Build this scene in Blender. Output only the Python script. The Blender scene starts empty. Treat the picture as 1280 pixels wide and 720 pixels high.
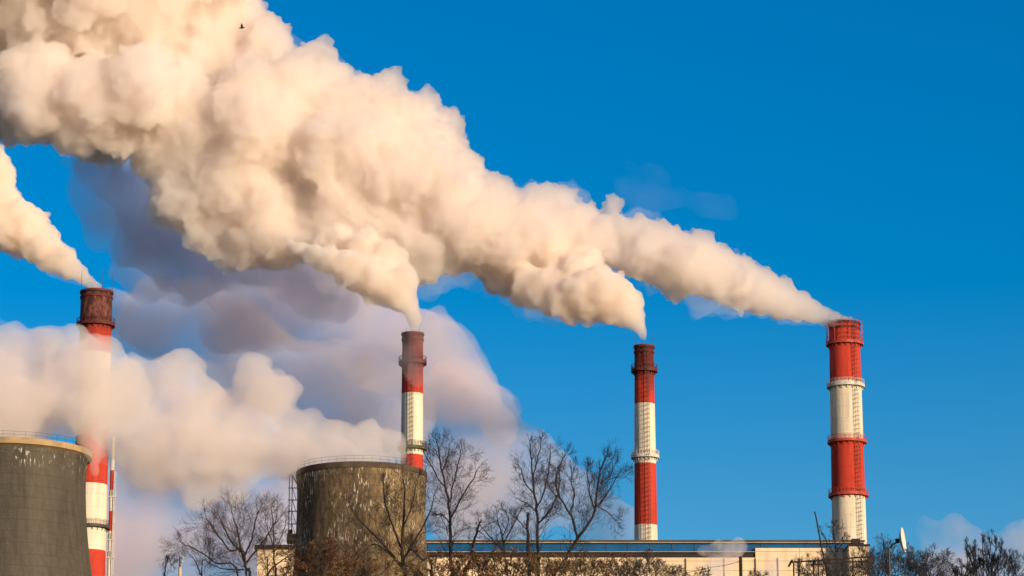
import bpy, bmesh, math, random
import numpy as np
from mathutils import Vector, Matrix, noise
R = math.radians
SC = bpy.context.scene
COL = SC.collection

# ------------------------------------------------------------------ camera
F = 3983.0 / 1280.0            # focal length in frame widths
PITCH = R(13.6)
CZ = 1.7
cam_d = bpy.data.cameras.new('camera'); cam = bpy.data.objects.new('camera', cam_d); COL.objects.link(cam)
cam_d.sensor_width = 36; cam_d.lens = 36 * F; cam_d.clip_end = 20000; cam_d.clip_start = 0.5
cam.location = (0, 0, CZ); cam.rotation_euler = (R(90) + PITCH, 0, 0)
SC.camera = cam
# ------------------------------------------------------------------ sky, sun, exposure
SUN_AZ, SUN_EL = 45.0, 10.5     # azimuth: degrees to the right of the direction back to the camera
sd = Vector((math.sin(R(SUN_AZ)) * math.cos(R(SUN_EL)), -math.cos(R(SUN_AZ)) * math.cos(R(SUN_EL)), math.sin(R(SUN_EL))))
W = bpy.data.worlds.new('World'); SC.world = W; W.use_nodes = True
nt = W.node_tree; bg = nt.nodes['Background']
sky = nt.nodes.new('ShaderNodeTexSky'); sky.sky_type = 'NISHITA'; sky.sun_disc = False
sky.sun_elevation = R(SUN_EL); sky.sun_rotation = math.atan2(sd.x, sd.y)
sky.air_density = 1.0; sky.dust_density = 1.1; sky.ozone_density = 3.0; sky.altitude = 200
hs = nt.nodes.new('ShaderNodeHueSaturation'); hs.inputs['Saturation'].default_value = 1.5; hs.inputs['Hue'].default_value = 0.507
hs.inputs['Value'].default_value = 1.10
nt.links.new(sky.outputs[0], hs.inputs['Color']); nt.links.new(hs.outputs[0], bg.inputs['Color'])
bg.inputs['Strength'].default_value = 0.112
sun_d = bpy.data.lights.new('sun', 'SUN'); sun_d.energy = 4.5; sun_d.angle = R(0.5); sun_d.color = (1.0, 0.79, 0.58)
sun = bpy.data.objects.new('sun', sun_d); COL.objects.link(sun)
sun.rotation_euler = sd.to_track_quat('Z', 'Y').to_euler(); sun.location = (300, -200, 200)
SC.view_settings.view_transform = 'Standard'; SC.view_settings.look = 'None'
SC.view_settings.exposure = 0.28; SC.view_settings.gamma = 1.0
SC.render.engine = 'CYCLES'
cy = SC.cycles
cy.max_bounces = 42; cy.volume_bounces = 38; cy.diffuse_bounces = 3; cy.transparent_max_bounces = 96; cy.transmission_bounces = 4
cy.use_denoising = True
try: cy.denoiser = 'OPENIMAGEDENOISE'
except Exception: pass
cy.use_adaptive_sampling = True; cy.adaptive_threshold = 0.02
cy.caustics_reflective = False; cy.caustics_refractive = False

# ------------------------------------------------------------------ helpers
def PX(x, y, D):
    """world point at distance D that stands where photograph position (x, y) of a 1280 x 720 frame was measured"""
    u, v = (x - 640) / 3983.0, (360 - y) / 3983.0
    d = Vector((u, math.cos(PITCH) - v * math.sin(PITCH), math.sin(PITCH) + v * math.cos(PITCH)))
    return Vector((0, 0, CZ)) + d * (D / d.y)
def MP(y, D):
    v = (360 - y) / 3983.0
    return D / (math.cos(PITCH) - v * math.sin(PITCH)) / 3983.0

def tag(o, label=None, cat=None, group=None, kind=None):
    if label: o['label'] = label
    if cat: o['category'] = cat
    if group: o['group'] = group
    if kind: o['kind'] = kind
    return o
def thing(name, label, cat, loc=(0, 0, 0), group=None, rz=0):
    o = bpy.data.objects.new(name, None); COL.objects.link(o); o.location = loc; o.rotation_euler = (0, 0, rz)
    o.empty_display_size = 1
    return tag(o, label, cat, group)
class MB:
    def __init__(s): s.v = []; s.f = []; s.m = []
    def add(s, vs, fs, mi=0):
        n = len(s.v); s.v += [tuple(v) for v in vs]; s.f += [tuple(i + n for i in f) for f in fs]; s.m += [mi] * len(fs)
    def box(s, x0, x1, y0, y1, z0, z1, mi=0):
        v = [(x, y, z) for z in (z0, z1) for y in (y0, y1) for x in (x0, x1)]
        s.add(v, [(0, 2, 3, 1), (4, 5, 7, 6), (0, 1, 5, 4), (2, 6, 7, 3), (0, 4, 6, 2), (1, 3, 7, 5)], mi)
    def tube(s, pts, rs, n=6, cap=True, mi=0):
        pts = [Vector(p) for p in pts]
        if not isinstance(rs, (list, tuple)): rs = [rs] * len(pts)
        vs = []; ref = None
        for i, p in enumerate(pts):
            t = (pts[min(i + 1, len(pts) - 1)] - pts[max(i - 1, 0)]).normalized()
            if ref is None:
                ref = t.orthogonal().normalized()
            ref = (ref - t * ref.dot(t))
            ref = ref.normalized() if ref.length > 1e-5 else t.orthogonal().normalized()
            b = t.cross(ref)
            for k in range(n):
                a = 2 * math.pi * k / n
                vs.append(p + (ref * math.cos(a) + b * math.sin(a)) * rs[i])
        fs = [(i * n + k, i * n + (k + 1) % n, (i + 1) * n + (k + 1) % n, (i + 1) * n + k) for i in range(len(pts) - 1) for k in range(n)]
        if cap: fs += [tuple(range(n - 1, -1, -1)), tuple((len(pts) - 1) * n + k for k in range(n))]
        s.add(vs, fs, mi)
    def lathe(s, prof, n=64, closed=False, mats=None):
        vs = [(r * math.cos(2 * math.pi * k / n), r * math.sin(2 * math.pi * k / n), z) for r, z in prof for k in range(n)]
        base = len(s.v); s.v += vs
        m = len(prof)
        for i in range(m if closed else m - 1):
            j = (i + 1) % m
            for k in range(n):
                s.f.append((base + i * n + k, base + i * n + (k + 1) % n, base + j * n + (k + 1) % n, base + j * n + k)); s.m.append(mats[i] if mats else 0)
    def build(s, name, mat, parent=None, smooth=False, loc=None):
        me = bpy.data.meshes.new(name); me.from_pydata(s.v, [], s.f)
        for m in (mat if isinstance(mat, (list, tuple)) else [mat]): me.materials.append(m)
        me.polygons.foreach_set('material_index', s.m)
        if smooth: me.polygons.foreach_set('use_smooth', [True] * len(s.f))
        me.update()
        bm = bmesh.new(); bm.from_mesh(me); bmesh.ops.recalc_face_normals(bm, faces=bm.faces) if len(s.f) < 20000 else None; bm.to_mesh(me); bm.free()
        o = bpy.data.objects.new(name, me); COL.objects.link(o)
        if parent is not None: o.parent = parent
        if loc is not None: o.location = loc
        return o

# ------------------------------------------------------------------ materials
class N:
    def __init__(s, name):
        s.mat = bpy.data.materials.new(name); s.mat.use_nodes = True; s.t = s.mat.node_tree
        s.b = s.t.nodes['Principled BSDF']; s.out = s.t.nodes['Material Output']
    def n(s, typ, **kw):
        x = s.t.nodes.new(typ)
        for k, v in kw.items():
            if k.startswith('i_'):
                key = k[2:].replace('_', ' ')
                x.inputs[int(key) if key.isdigit() else key].default_value = v
            else: setattr(x, k, v)
        return x
    def l(s, a, b): s.t.links.new(a, b)
    def coord(s, scale=(1, 1, 1), kind='Object'):
        c = s.n('ShaderNodeTexCoord'); m = s.n('ShaderNodeMapping'); m.inputs['Scale'].default_value = scale
        s.l(c.outputs[kind], m.inputs['Vector']); return m.outputs[0]
    def noise(s, scale, sc=(1, 1, 1), detail=5, rough=.6, lo=0, hi=1, kind='Object'):
        x = s.n('ShaderNodeTexNoise'); x.inputs['Scale'].default_value = scale; x.inputs['Detail'].default_value = detail; x.inputs['Roughness'].default_value = rough
        s.l(s.coord(sc, kind), x.inputs['Vector'])
        r = s.n('ShaderNodeMapRange'); r.inputs['From Min'].default_value = lo; r.inputs['From Max'].default_value = hi
        s.l(x.outputs[0], r.inputs['Value']); return r.outputs[0]
    def mix(s, fac, a, b, mode='MIX'):
        x = s.n('ShaderNodeMix', data_type='RGBA', blend_type=mode)
        for val, sock in ((fac, x.inputs['Factor']), (a, x.inputs[6]), (b, x.inputs[7])):
            if hasattr(val, 'links'): s.l(val, sock)
            elif isinstance(val, (int, float)): sock.default_value = val
            else: sock.default_value = (*val, 1)
        return x.outputs[2]
    def math(s, op, a, b=0.0):
        x = s.n('ShaderNodeMath', operation=op)
        for val, sock in ((a, x.inputs[0]), (b, x.inputs[1])):
            if hasattr(val, 'links'): s.l(val, sock)
            else: sock.default_value = val
        return x.outputs[0]
    def fin(s, color, rough=.8, bump=None, bstr=.4, bd=.1, metal=0):
        if hasattr(color, 'links'): s.l(color, s.b.inputs['Base Color'])
        else: s.b.inputs['Base Color'].default_value = (*color, 1)
        s.b.inputs['Roughness'].default_value = rough; s.b.inputs['Metallic'].default_value = metal
        s.b.inputs['Specular IOR Level'].default_value = .25
        if bump is not None:
            x = s.n('ShaderNodeBump'); x.inputs['Strength'].default_value = bstr; x.inputs['Distance'].default_value = bd
            s.l(bump, x.inputs['Height']); s.l(x.outputs[0], s.b.inputs['Normal'])
        return s.mat

def simple(name, c, rough=.7, var=.3, sc=2.0, metal=0):
    m = N(name); f = m.noise(sc, lo=.3, hi=.7)
    return m.fin(m.mix(f, tuple(x * (1 - var) for x in c), tuple(min(1, x * (1 + var)) for x in c)), rough, metal=metal)

def paint(name, base, dirt, soot_shade=None, dirt_amt=.5):
    """weathered paint on brick or concrete; soot_shade = (z0, z1) heights between which sooty wear and painted plume shade darken it"""
    m = N(name)
    st = m.noise(1.0, (1.1, 1.1, .07), 6, .65, .48, .78)
    bl = m.noise(.35, (1, 1, .6), 5, .6, .35, .75)
    c = m.mix(m.math('MULTIPLY', st, dirt_amt), base, dirt)
    c = m.mix(m.math('MULTIPLY', bl, .35), c, tuple(x * .62 for x in base))
    co = m.n('ShaderNodeTexCoord'); sp = m.n('ShaderNodeSeparateXYZ'); m.l(co.outputs['Object'], sp.inputs[0])
    ring = m.math('LESS_THAN', m.math('FRACT', m.math('DIVIDE', sp.outputs[2], 2.5)), .05)
    c = m.mix(m.math('MULTIPLY', ring, .25), c, tuple(x * .4 for x in base))
    sp_ = m.noise(2.4, (1, 1, .8), 8, .75, .60, .68)
    c = m.mix(m.math('MULTIPLY', sp_, .55), c, tuple(x * .35 + .02 for x in dirt))
    if soot_shade:
        r = m.n('ShaderNodeMapRange'); r.inputs['From Min'].default_value = soot_shade[0]; r.inputs['From Max'].default_value = soot_shade[1]
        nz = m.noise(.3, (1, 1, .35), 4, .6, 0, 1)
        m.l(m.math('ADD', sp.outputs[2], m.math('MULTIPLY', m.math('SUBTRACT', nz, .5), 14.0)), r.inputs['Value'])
        c = m.mix(m.math('MULTIPLY', r.outputs[0], soot_shade[2]), c, (.035, .012, .010))  # sooty tint; on the middle chimneys it also paints the plume's shadow
    return m.fin(c, .85, sp_, .3, .05)

M = {}
M['steel'] = simple('weathered_steel', (.06, .045, .04), .6)
M['white_steel'] = simple('painted_white_steel', (.55, .50, .42), .6, .25)
M['red_steel'] = simple('painted_red_steel', (.42, .06, .035), .6, .3)
M['dark_red_steel'] = simple('sooty_red_steel', (.10, .02, .016), .7, .3)
M['green_steel'] = simple('mossy_green_steel', (.10, .11, .05), .7, .3)

def vol(name, color, density, g=0.0, skin=.06, scol=(.85, .78, .70), var=None):
    m = N(name)
    m.t.nodes.remove(m.b)
    v = m.n('ShaderNodeVolumePrincipled')
    v.inputs['Color'].default_value = (*color, 1); v.inputs['Density'].default_value = density; v.inputs['Anisotropy'].default_value = g
    if var:   # patchy density: (noise scale per metre, thinnest, thickest)
        nz = m.noise(var[0], (1, 1, 1), 6, .62, .36, .66)
        r = m.n('ShaderNodeMapRange'); r.inputs['To Min'].default_value = density * var[1]; r.inputs['To Max'].default_value = density * var[2]
        m.l(nz, r.inputs['Value']); m.l(r.outputs[0], v.inputs['Density'])
    m.l(v.outputs[0], m.out.inputs['Volume'])
    if skin > 0:
        mx = m.n('ShaderNodeMixShader'); mx.inputs[0].default_value = skin
        tr = m.n('ShaderNodeBsdfTransparent')
        di = m.n('ShaderNodeBsdfDiffuse'); di.inputs['Color'].default_value = (*scol, 1)
        m.l(tr.outputs[0], mx.inputs[1]); m.l(di.outputs[0], mx.inputs[2])
        m.l(mx.outputs[0], m.out.inputs['Surface'])
    return m.mat

# ------------------------------------------------------------------ ground
GZ = 11.0      # level of the works above the hollow where the photographer stands
def ground_z(x, y):
    t = min(1, max(0, (y - 15) / 60)); t = t * t * (3 - 2 * t)
    return t * GZ
m = N('winter_grass'); f1 = m.noise(.15, lo=.3, hi=.7); f2 = m.noise(3, lo=.35, hi=.7)
gm = m.fin(m.mix(f2, m.mix(f1, (.06, .05, .028), (.10, .085, .045)), (.035, .03, .02)), .95, f2, .6, .1)
mb = MB(); xs = np.linspace(-1, 1, 41); xs = np.sign(xs) * (np.abs(xs) ** 2.2) * 6000
ys = np.concatenate([np.linspace(-60, 120, 37), 120 + (np.linspace(0, 1, 21)[1:] ** 2.2) * 9000]); ys = np.concatenate([[-4000, -500], ys])
nx = len(xs)
vs = [(x, y, ground_z(x, y)) for y in ys for x in xs]
fs = [(j * nx + i, j * nx + i + 1, (j + 1) * nx + i + 1, (j + 1) * nx + i) for j in range(len(ys) - 1) for i in range(nx - 1)]
mb.add(vs, fs); tag(mb.build('ground', gm, smooth=True), kind='structure')

# ------------------------------------------------------------------ chimneys
WHITE = (.74, .64, .48); RED = (.50, .045, .022); RDIRT = (.12, .02, .012); WDIRT = (.30, .20, .11)
def gallery(parent, z, r, mat, ext=.62, rail=1.15, nm='gallery'):
    """walkway ring with brackets; railing as its child"""
    b = MB()
    b.lathe([(r + .02, z - .05), (r + ext, z - .05), (r + ext, z + .18), (r + .02, z + .18)], 48, True)
    b.lathe([(r + ext, z - .35), (r + ext + .06, z - .35), (r + ext + .06, z + .25), (r + ext, z + .25)], 48, True)
    for k in range(20):
        a = 2 * math.pi * k / 20; c, s_ = math.cos(a), math.sin(a)
        b.tube([((r + .05) * c, (r + .05) * s_, z - .9), ((r + ext) * c, (r + ext) * s_, z - .06)], .07, 4)
    g = b.build(nm, mat, parent)
    b = MB()
    for k in range(28):
        a = 2 * math.pi * k / 28; c, s_ = math.cos(a) * (r + ext), math.sin(a) * (r + ext)
        b.tube([(c, s_, z), (c, s_, z + rail)], .035, 4)
    for h in (.4, .8, 1.0):
        b.lathe([(r + ext - .03, z + rail * h - .03), (r + ext + .03, z + rail * h - .03), (r + ext + .03, z + rail * h + .03), (r + ext - .03, z + rail * h + .03)], 48, True)
    b.build('railing', mat, g)
    return g

def chimney(label, D, xt, yt, wt, yb, wb, bands, gals, soot_shade, ladder_deg, rods, rod_h=3.0, flaky=None):
    top = PX(xt, yt, D); wob_ = wt / 2 * MP(yt, D); DN = D - wob_
    base = Vector((top.x, D, GZ))
    zt = PX(xt, yt, DN).z - GZ - .45
    zb = PX(xt, yb, DN).z - GZ
    rt = wt / 2 * MP(yt, D); rb = wb / 2 * MP(yb, D)
    rad = lambda z: rt + (rb - rt) * (zt - z) / (zt - zb)
    t = thing('striped_chimney', label, 'chimney', base, 'red and white banded chimneys')
    s0 = None
    if soot_shade: s0 = (PX(xt, soot_shade[1], DN).z - GZ, PX(xt, soot_shade[0], DN).z - GZ, soot_shade[2])
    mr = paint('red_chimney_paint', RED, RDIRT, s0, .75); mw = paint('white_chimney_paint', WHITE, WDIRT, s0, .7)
    prof = [(rt - .5, zt - 6), (rt - .5, zt)]; mats = [0, 0]
    zs = [zt] + [PX(xt, y, DN).z - GZ for y, _ in bands[1:]] + [0]
    for i, (y, c) in enumerate(bands):
        a, b_ = zs[i], zs[i + 1]
        n = max(1, int((a - b_) / 6))
        for k in range(n):
            z = a + (b_ - a) * k / n
            prof.append((rad(z), z)); mats.append({'r': 0, 'w': 1, 'x': 2}[c])
    prof.append((rad(0), 0))
    b = MB(); b.lathe(prof, 72, mats=mats)
    mats_ = [mr, mw]
    if flaky:
        m = N('flaking_maroon_paint'); f1 = m.noise(1.1, (1, 1, .45), 8, .75, .45, .58); f2 = m.noise(2.6, (1, 1, .6), 6, .7, .5, .62)
        mats_.append(m.fin(m.mix(m.math('MULTIPLY', f2, .5), m.mix(m.math('MULTIPLY', f1, .75), (.055, .016, .012), (.24, .085, .065)), (.03, .012, .01)), .9, f1, .5, .08))
    b.build('shaft', mats_, t, smooth=True)
    b = MB(); b.lathe([(rt - .55, zt), (rt + .22, zt), (rt + .22, zt + .45), (rt - .55, zt + .45)], 64, True)
    b.lathe([(rt + .01, zt - 1.0), (rt + .16, zt - 1.0), (rt + .16, zt - .6), (rt + .01, zt - .6)], 64, True)
    b.build('rim', M['dark_red_steel'], t)
    for y, mk in gals:
        z = PX(xt, y, DN).z - GZ; gallery(t, z, rad(z), M[mk])
    # caged ladder
    a = R(ladder_deg); c, s_ = math.cos(a), math.sin(a); tx, ty = -s_, c
    b = MB()
    for sgn in (-1, 1):
        pts = []
        for k in range(13):
            z = zt * k / 12; r = rad(z) + .35
            pts.append((r * c + tx * .33 * sgn, r * s_ + ty * .33 * sgn, z))
        b.tube(pts, .04, 4)
    z = 1.0
    while z < zt:
        r = rad(z) + .35
        b.tube([(r * c - tx * .33, r * s_ - ty * .33, z), (r * c + tx * .33, r * s_ + ty * .33, z)], .035, 4, False)
        r2 = r + .75
        b.tube([(r * c - tx * .33, r * s_ - ty * .33, z), (r2 * c - tx * .3, r2 * s_ - ty * .3, z), (r2 * c + tx * .3, r2 * s_ + ty * .3, z), (r * c + tx * .33, r * s_ + ty * .33, z)], .03, 4, False)
        z += .9
    for w_ in (-.3, 0, .3):
        b.tube([((rad(zz) + 1.1) * c + tx * w_, (rad(zz) + 1.1) * s_ + ty * w_, zz) for zz in (2, zt * .5, zt)], .025, 4, False)
    b.build('ladder', M['steel'], t)
    for k in range(rods):
        a = 2 * math.pi * (k + .3) / rods
        b = MB(); b.tube([((rt + .1) * math.cos(a), (rt + .1) * math.sin(a), zt - 1.5), ((rt + .1) * math.cos(a), (rt + .1) * math.sin(a), zt + rod_h)], [.07, .03], 4)
        b.build('lightning_rod', M['steel'], t)
    return t, rad, zt

c4, rad4, zt4 = chimney('tall chimney standing furthest right, bright red top trailing the long main plume', 640, 1055, 400, 38, 680, 43,
        [(400, 'r'), (474, 'w'), (547, 'r'), (619, 'w')], [(426, 'red_steel'), (479, 'white_steel'), (549, 'red_steel'), (616, 'red_steel')], None, -62, 6, 2.2)
# guard frame of upright bars round the flue mouth of the same chimney
b = MB()
for k in range(14):
    a = 2 * math.pi * k / 14; rr = rad4(zt4) + .6
    b.tube([(rr * math.cos(a), rr * math.sin(a), zt4 - 4.2), (rr * math.cos(a), rr * math.sin(a), zt4 + .6)], .06, 4)
for z in (zt4 - 2, zt4 + .5):
    rr = rad4(zt4) + .6; b.lathe([(rr - .04, z - .04), (rr + .04, z - .04), (rr + .04, z + .04), (rr - .04, z + .04)], 40, True)
b.build('guard_frame', M['red_steel'], c4)
chimney('slender chimney rising behind the long flat-roofed hall, dark red top, part sooty, part painted plume shade', 610, 805, 430, 24, 670, 29,
        [(430, 'r'), (503, 'w'), (578, 'r'), (655, 'w')], [(461, 'dark_red_steel'), (569, 'white_steel')], (462, 492, .8), -80, 6, 2.5)  # dark top tint holds sooty wear and the plume's shade together
chimney('chimney behind the right cooling tower, brown red top, part sooty, part painted plume shade, above cream shaft', 600, 516, 414, 26, 570, 28,
        [(414, 'r'), (490, 'w'), (567, 'r')], [(451, 'dark_red_steel'), (558, 'green_steel')], (455, 490, .75), -92, 5, 1.2)  # top darkened in its paint for plume shade as well as sooty wear
chimney('chimney behind the left cooling tower with rusty brown mottled top and tall rods', 600, 121, 360, 39, 700, 43,
        [(360, 'x'), (404, 'r'), (438, 'w'), (520, 'r'), (603, 'w'), (686, 'r')], [(402, 'dark_red_steel'), (656, 'steel')], (398, 436, .8), 100, 4, 4.5, True)

# slim banded steel stack with side ladder just right of the leftmost chimney
D = 615; base = PX(137, 700, D); t = thing('slim_stack', 'slim red and white steel stack with ladder landings beside the leftmost big chimney', 'steel stack', (base.x, D, GZ))
s = MP(600, D); zz = lambda y: PX(137, y, D).z - GZ
mr = paint('red_stack_paint', RED, RDIRT); mw = paint('white_stack_paint', WHITE, WDIRT)
b = MB(); prof = []; mats = []
for y0, y1, c in ((545, 588, 1), (588, 613, 0), (613, 639, 1), (639, 664, 0), (664, 760, 1)):
    prof += [(2.6 * s, zz(y0)), (2.6 * s, zz(y1))]; mats += [c, c]
prof += [(2.6 * s, 0)]; mats += [1]
b.lathe(prof, 28, mats=mats); b.build('flue', [mr, mw], t, smooth=True)
for y in (621, 675, 697):
    b = MB(); z = zz(y); b.box(-3.4 * s, 5.2 * s, -3.4 * s, 3.4 * s, z - .12, z + .12)
    for xx in (-3.3, 1, 5.1):
        for yy in (-3.3, 3.3): b.tube([(xx * s, yy * s, z), (xx * s, yy * s, z + 1.2)], .05, 4)
    b.tube([(-3.3 * s, -3.3 * s, z + 1.2), (5.1 * s, -3.3 * s, z + 1.2), (5.1 * s, 3.3 * s, z + 1.2)], .05, 4)
    b.build('landing', M['white_steel'], t)
b = MB()
for xx in (3.0, 5.0): b.tube([(xx * s, -.5, 0), (xx * s, -.5, zz(590))], .09, 4)
z = 1
while z < zz(590): b.tube([(3 * s, -.5, z), (5 * s, -.5, z)], .05, 4); z += .7
b.build('ladder', M['white_steel'], t)

# ------------------------------------------------------------------ cooling towers
def tower_mat(name, c1, c2, c3, streak, seed, white_z, mott=1.0):
    m = N(name)
    co = m.n('ShaderNodeTexCoord'); mp = m.n('ShaderNodeMapping'); mp.inputs['Location'].default_value = (seed, seed * .7, 0)
    m.l(co.outputs['Object'], mp.inputs[0])
    def nz(scale, sc, det, ro, lo, hi):
        q = m.n('ShaderNodeMapping'); q.inputs['Scale'].default_value = sc; m.l(mp.outputs[0], q.inputs[0])
        x = m.n('ShaderNodeTexNoise'); x.inputs['Scale'].default_value = scale; x.inputs['Detail'].default_value = det; x.inputs['Roughness'].default_value = ro
        m.l(q.outputs[0], x.inputs['Vector']); r = m.n('ShaderNodeMapRange'); r.inputs['From Min'].default_value = lo; r.inputs['From Max'].default_value = hi
        m.l(x.outputs[0], r.inputs['Value']); return r.outputs[0]
    a = nz(.22, (1, 1, .12), 4, .55, .42, .60)        # broad damp vertical panels
    b_ = nz(1.3, (1, 1, .10), 6, .7, .35, .7)         # run-off streaks
    c = nz(1.6, (1, 1, .6), 8, .7, .42, .62)          # mottling
    col = m.mix(a, c1, c2); col = m.mix(m.math('MULTIPLY', b_, .6), col, c3); col = m.mix(m.math('MULTIPLY', c, .6 * mott), col, tuple(x * .45 for x in c1))
    d_ = nz(.5, (1, 1, .22), 5, .6, .50, .62); col = m.mix(m.math('MULTIPLY', d_, .7 * mott), col, tuple(x * .5 for x in c1))
    sp = m.n('ShaderNodeSeparateXYZ'); m.l(co.outputs['Object'], sp.inputs[0])
    w = nz(5.0, (1, 1, .2), 3, .6, .56, .63)          # white lime runs, only in two belts
    def belt(z0, dz):
        d = m.math('ABSOLUTE', m.math('SUBTRACT', sp.outputs[2], z0)); r = m.n('ShaderNodeMapRange')
        r.inputs['From Min'].default_value = dz; r.inputs['From Max'].default_value = dz * .55; m.l(d, r.inputs['Value']); return r.outputs[0]
    bl = belt(white_z[0], white_z[1]); bl = m.math('MAXIMUM', bl, m.math('MULTIPLY', belt(white_z[2], white_z[3]), .8))
    w2 = nz(.5, (1, 1, .5), 3, .6, .48, .58)
    col = m.mix(m.math('MULTIPLY', m.math('MULTIPLY', m.math('MULTIPLY', w, bl), w2), streak), col, (.62, .58, .46))
    ring = m.math('LESS_THAN', m.math('FRACT', m.math('DIVIDE', sp.outputs[2], 1.4)), .06)
    col = m.mix(m.math('MULTIPLY', ring, .3), col, tuple(x * .3 for x in c1))
    return m.fin(col, .9, c, .5, .15)

def tower(label, D, xc, yrim, a_px, body_px, flare, matw, matr, rail_h=.75):
    c = PX(xc, yrim, D); s = MP(yrim, D); zt = c.z - GZ; r0 = body_px * s
    t = thing('cooling_tower', label, 'cooling tower', (c.x, D, GZ), 'concrete cooling towers')
    prof = []
    for k in range(65):
        z = zt * k / 64; h = (zt - z) * 1.0
        prof.append((r0 * math.sqrt(1 + ((h - 2.5) / flare) ** 2) if h > 2.5 else r0 * (1 + .006 * (2.5 - h)), z))
    inner = [(r - .5, z) for r, z in reversed(prof)]
    b = MB(); b.lathe(prof + inner, 128, True); b.build('shell', matw, t, smooth=True)
    b = MB(); ra = a_px * s
    b.lathe([(r0 - .55, zt - .2), (ra, zt - .25), (ra, zt + .48), (r0 - .3, zt + .5)], 128, True)
    b.lathe([(r0 + .03, zt - .5), (ra - .12, zt - .255), (r0 + .03, zt - .255)], 128, True)
    rim = b.build('rim', matr, t)
    b = MB(); n = 46
    for k in range(n):
        aa = 2 * math.pi * k / n
        b.tube([((ra - .15) * math.cos(aa), (ra - .15) * math.sin(aa), zt + .48), ((ra - .15) * math.cos(aa), (ra - .15) * math.sin(aa), zt + .48 + rail_h)], .016, 4)
    for h in (.5, 1): b.lathe([(ra - .18, zt + .48 + rail_h * h - .012), (ra - .15, zt + .48 + rail_h * h - .012), (ra - .15, zt + .48 + rail_h * h + .012), (ra - .18, zt + .48 + rail_h * h + .012)], 96, True)
    b.build('railing', M['steel'], t)
    return t, prof, zt, r0, s

D1, D2 = 385, 400
m1 = tower_mat('dark_concrete', (.062, .053, .040), (.100, .085, .060), (.125, .105, .076), .8, 3.0, (PX(0, 577, D1).z - GZ, 2.6, 20, 2), .3)  # darker, greyer tone over the whole shell
r1 = simple('ochre_rim_concrete', (.34, .24, .12), .9, .25, .8)
m2 = tower_mat('ochre_weathered_concrete', (.090, .060, .037), (.27, .19, .092), (.29, .21, .105), .8, 11.0, (PX(0, 622, D2).z - GZ, 4.0, PX(0, 668, D2).z - GZ, 4.5))
r2 = simple('dark_rim_concrete', (.085, .060, .040), .9, .35, .8)
tower('left cooling tower cut by the frame edge, plain dark grey shell with ochre rim', D1, 12, 570, 102.5, 95.5, 24, m1, r1)
t2, prof2, zt2, r02, s2 = tower('right cooling tower with streaked ochre shell, dark rim and side ladder', D2, 452, 596, 82, 80, 32, m2, r2)
# ladder and pipe frame on its left flank
b = MB()
for dx, dy in ((-86.5, 0), (-90, 0)):
    zt_, zb_ = PX(0, 594, D2).z - GZ, PX(0, 690, D2).z - GZ
    b.tube([(dx * s2, 0, zb_), (dx * s2, 0, zt_)], .06, 5)
for y in (610, 625, 639, 655, 668):
    z = PX(0, y, D2).z - GZ
    b.tube([(-91.5 * s2, 0, z), (-80 * s2, 0, z)], .08, 4)
    b.tube([(-86.5 * s2, 0, z + .1), (-81 * s2, 0, z - 1.6)], .05, 4)
z = PX(0, 594, D2).z - GZ; b.tube([(-90 * s2, 0, z), (-86.5 * s2, 0, z), (-80 * s2, 0, z - 1.2)], .09, 4)
b.build('side_ladder', M['steel'], t2)
b = MB(); z = PX(0, 672, D2).z - GZ; b.box(-92 * s2, -81 * s2, -.6, .8, z - .7, z + .4); b.tube([(-88 * s2, 0, z + .4), (-88 * s2, 0, z + 1)], .3, 8)
b.build('service_box', M['green_steel'], t2)

# ------------------------------------------------------------------ long hall
DB = 440
m = N('cream_wall_panels')
br = m.n('ShaderNodeTexBrick'); br.inputs['Scale'].default_value = 1; br.offset = 0; br.inputs['Mortar Size'].default_value = .035
br.inputs['Brick Width'].default_value = 6.2; br.inputs['Row Height'].default_value = 1.35
br.inputs['Color1'].default_value = (.82, .64, .40, 1); br.inputs['Color2'].default_value = (.72, .56, .36, 1); br.inputs['Mortar'].default_value = (.30, .22, .13, 1)
co = m.n('ShaderNodeTexCoord'); sp = m.n('ShaderNodeSeparateXYZ'); cb = m.n('ShaderNodeCombineXYZ')
m.l(co.outputs['Object'], sp.inputs[0]); m.l(m.math('ADD', sp.outputs[0], sp.outputs[1]), cb.inputs[0]); m.l(sp.outputs[2], cb.inputs[1]); m.l(cb.outputs[0], br.inputs['Vector'])
wallm = m.fin(m.mix(m.math('MULTIPLY', m.noise(.8, (1, 1, .2), 6, .65, .45, .75), .4), br.outputs[0], (.36, .26, .15)), .85)
bluem = simple('blue_painted_glazing', (.010, .085, .22), .35, .25, .25)
brownm = simple('brown_fascia', (.032, .022, .018), .8, .3, .4)  # plain dark brown, also on hatch, canopy and annexe roof
capm = simple('pale_roof_edge', (.34, .27, .19), .8, .3, .4)
roofm = simple('dark_roofing_felt', (.07, .06, .055), .9, .3, .4)
def hall(label, xl, xr, ytop_l, D, parts, depth=60, name='boiler_hall'):
    a = PX(xl, ytop_l, D); e = PX(xr, ytop_l, D); w = e.x - a.x; s = MP(680, D)
    t = thing(name, label, 'industrial hall', ((a.x + e.x) / 2, D, GZ))
    H = a.z - GZ; z = lambda dy: H - dy * s / math.cos(PITCH) * 1.0
    return t, w, H, s, z
t, w, H, s, z = hall('long flat-roofed hall with blue glazing strip and cream panel wall', 470, 1083, 675, DB, None)
X = lambda px: (px - 776.5) * s
zc = lambda y: PX(700, y, DB).z - GZ
b = MB(); b.box(-w / 2, w / 2, 0, 60, 0, zc(697)); b.box(X(944), w / 2, 0, 60, zc(697), zc(685)); b.build('wall', wallm, t)
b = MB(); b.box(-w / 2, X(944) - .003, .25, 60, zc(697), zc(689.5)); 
b.build('fascia', brownm, t)
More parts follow.
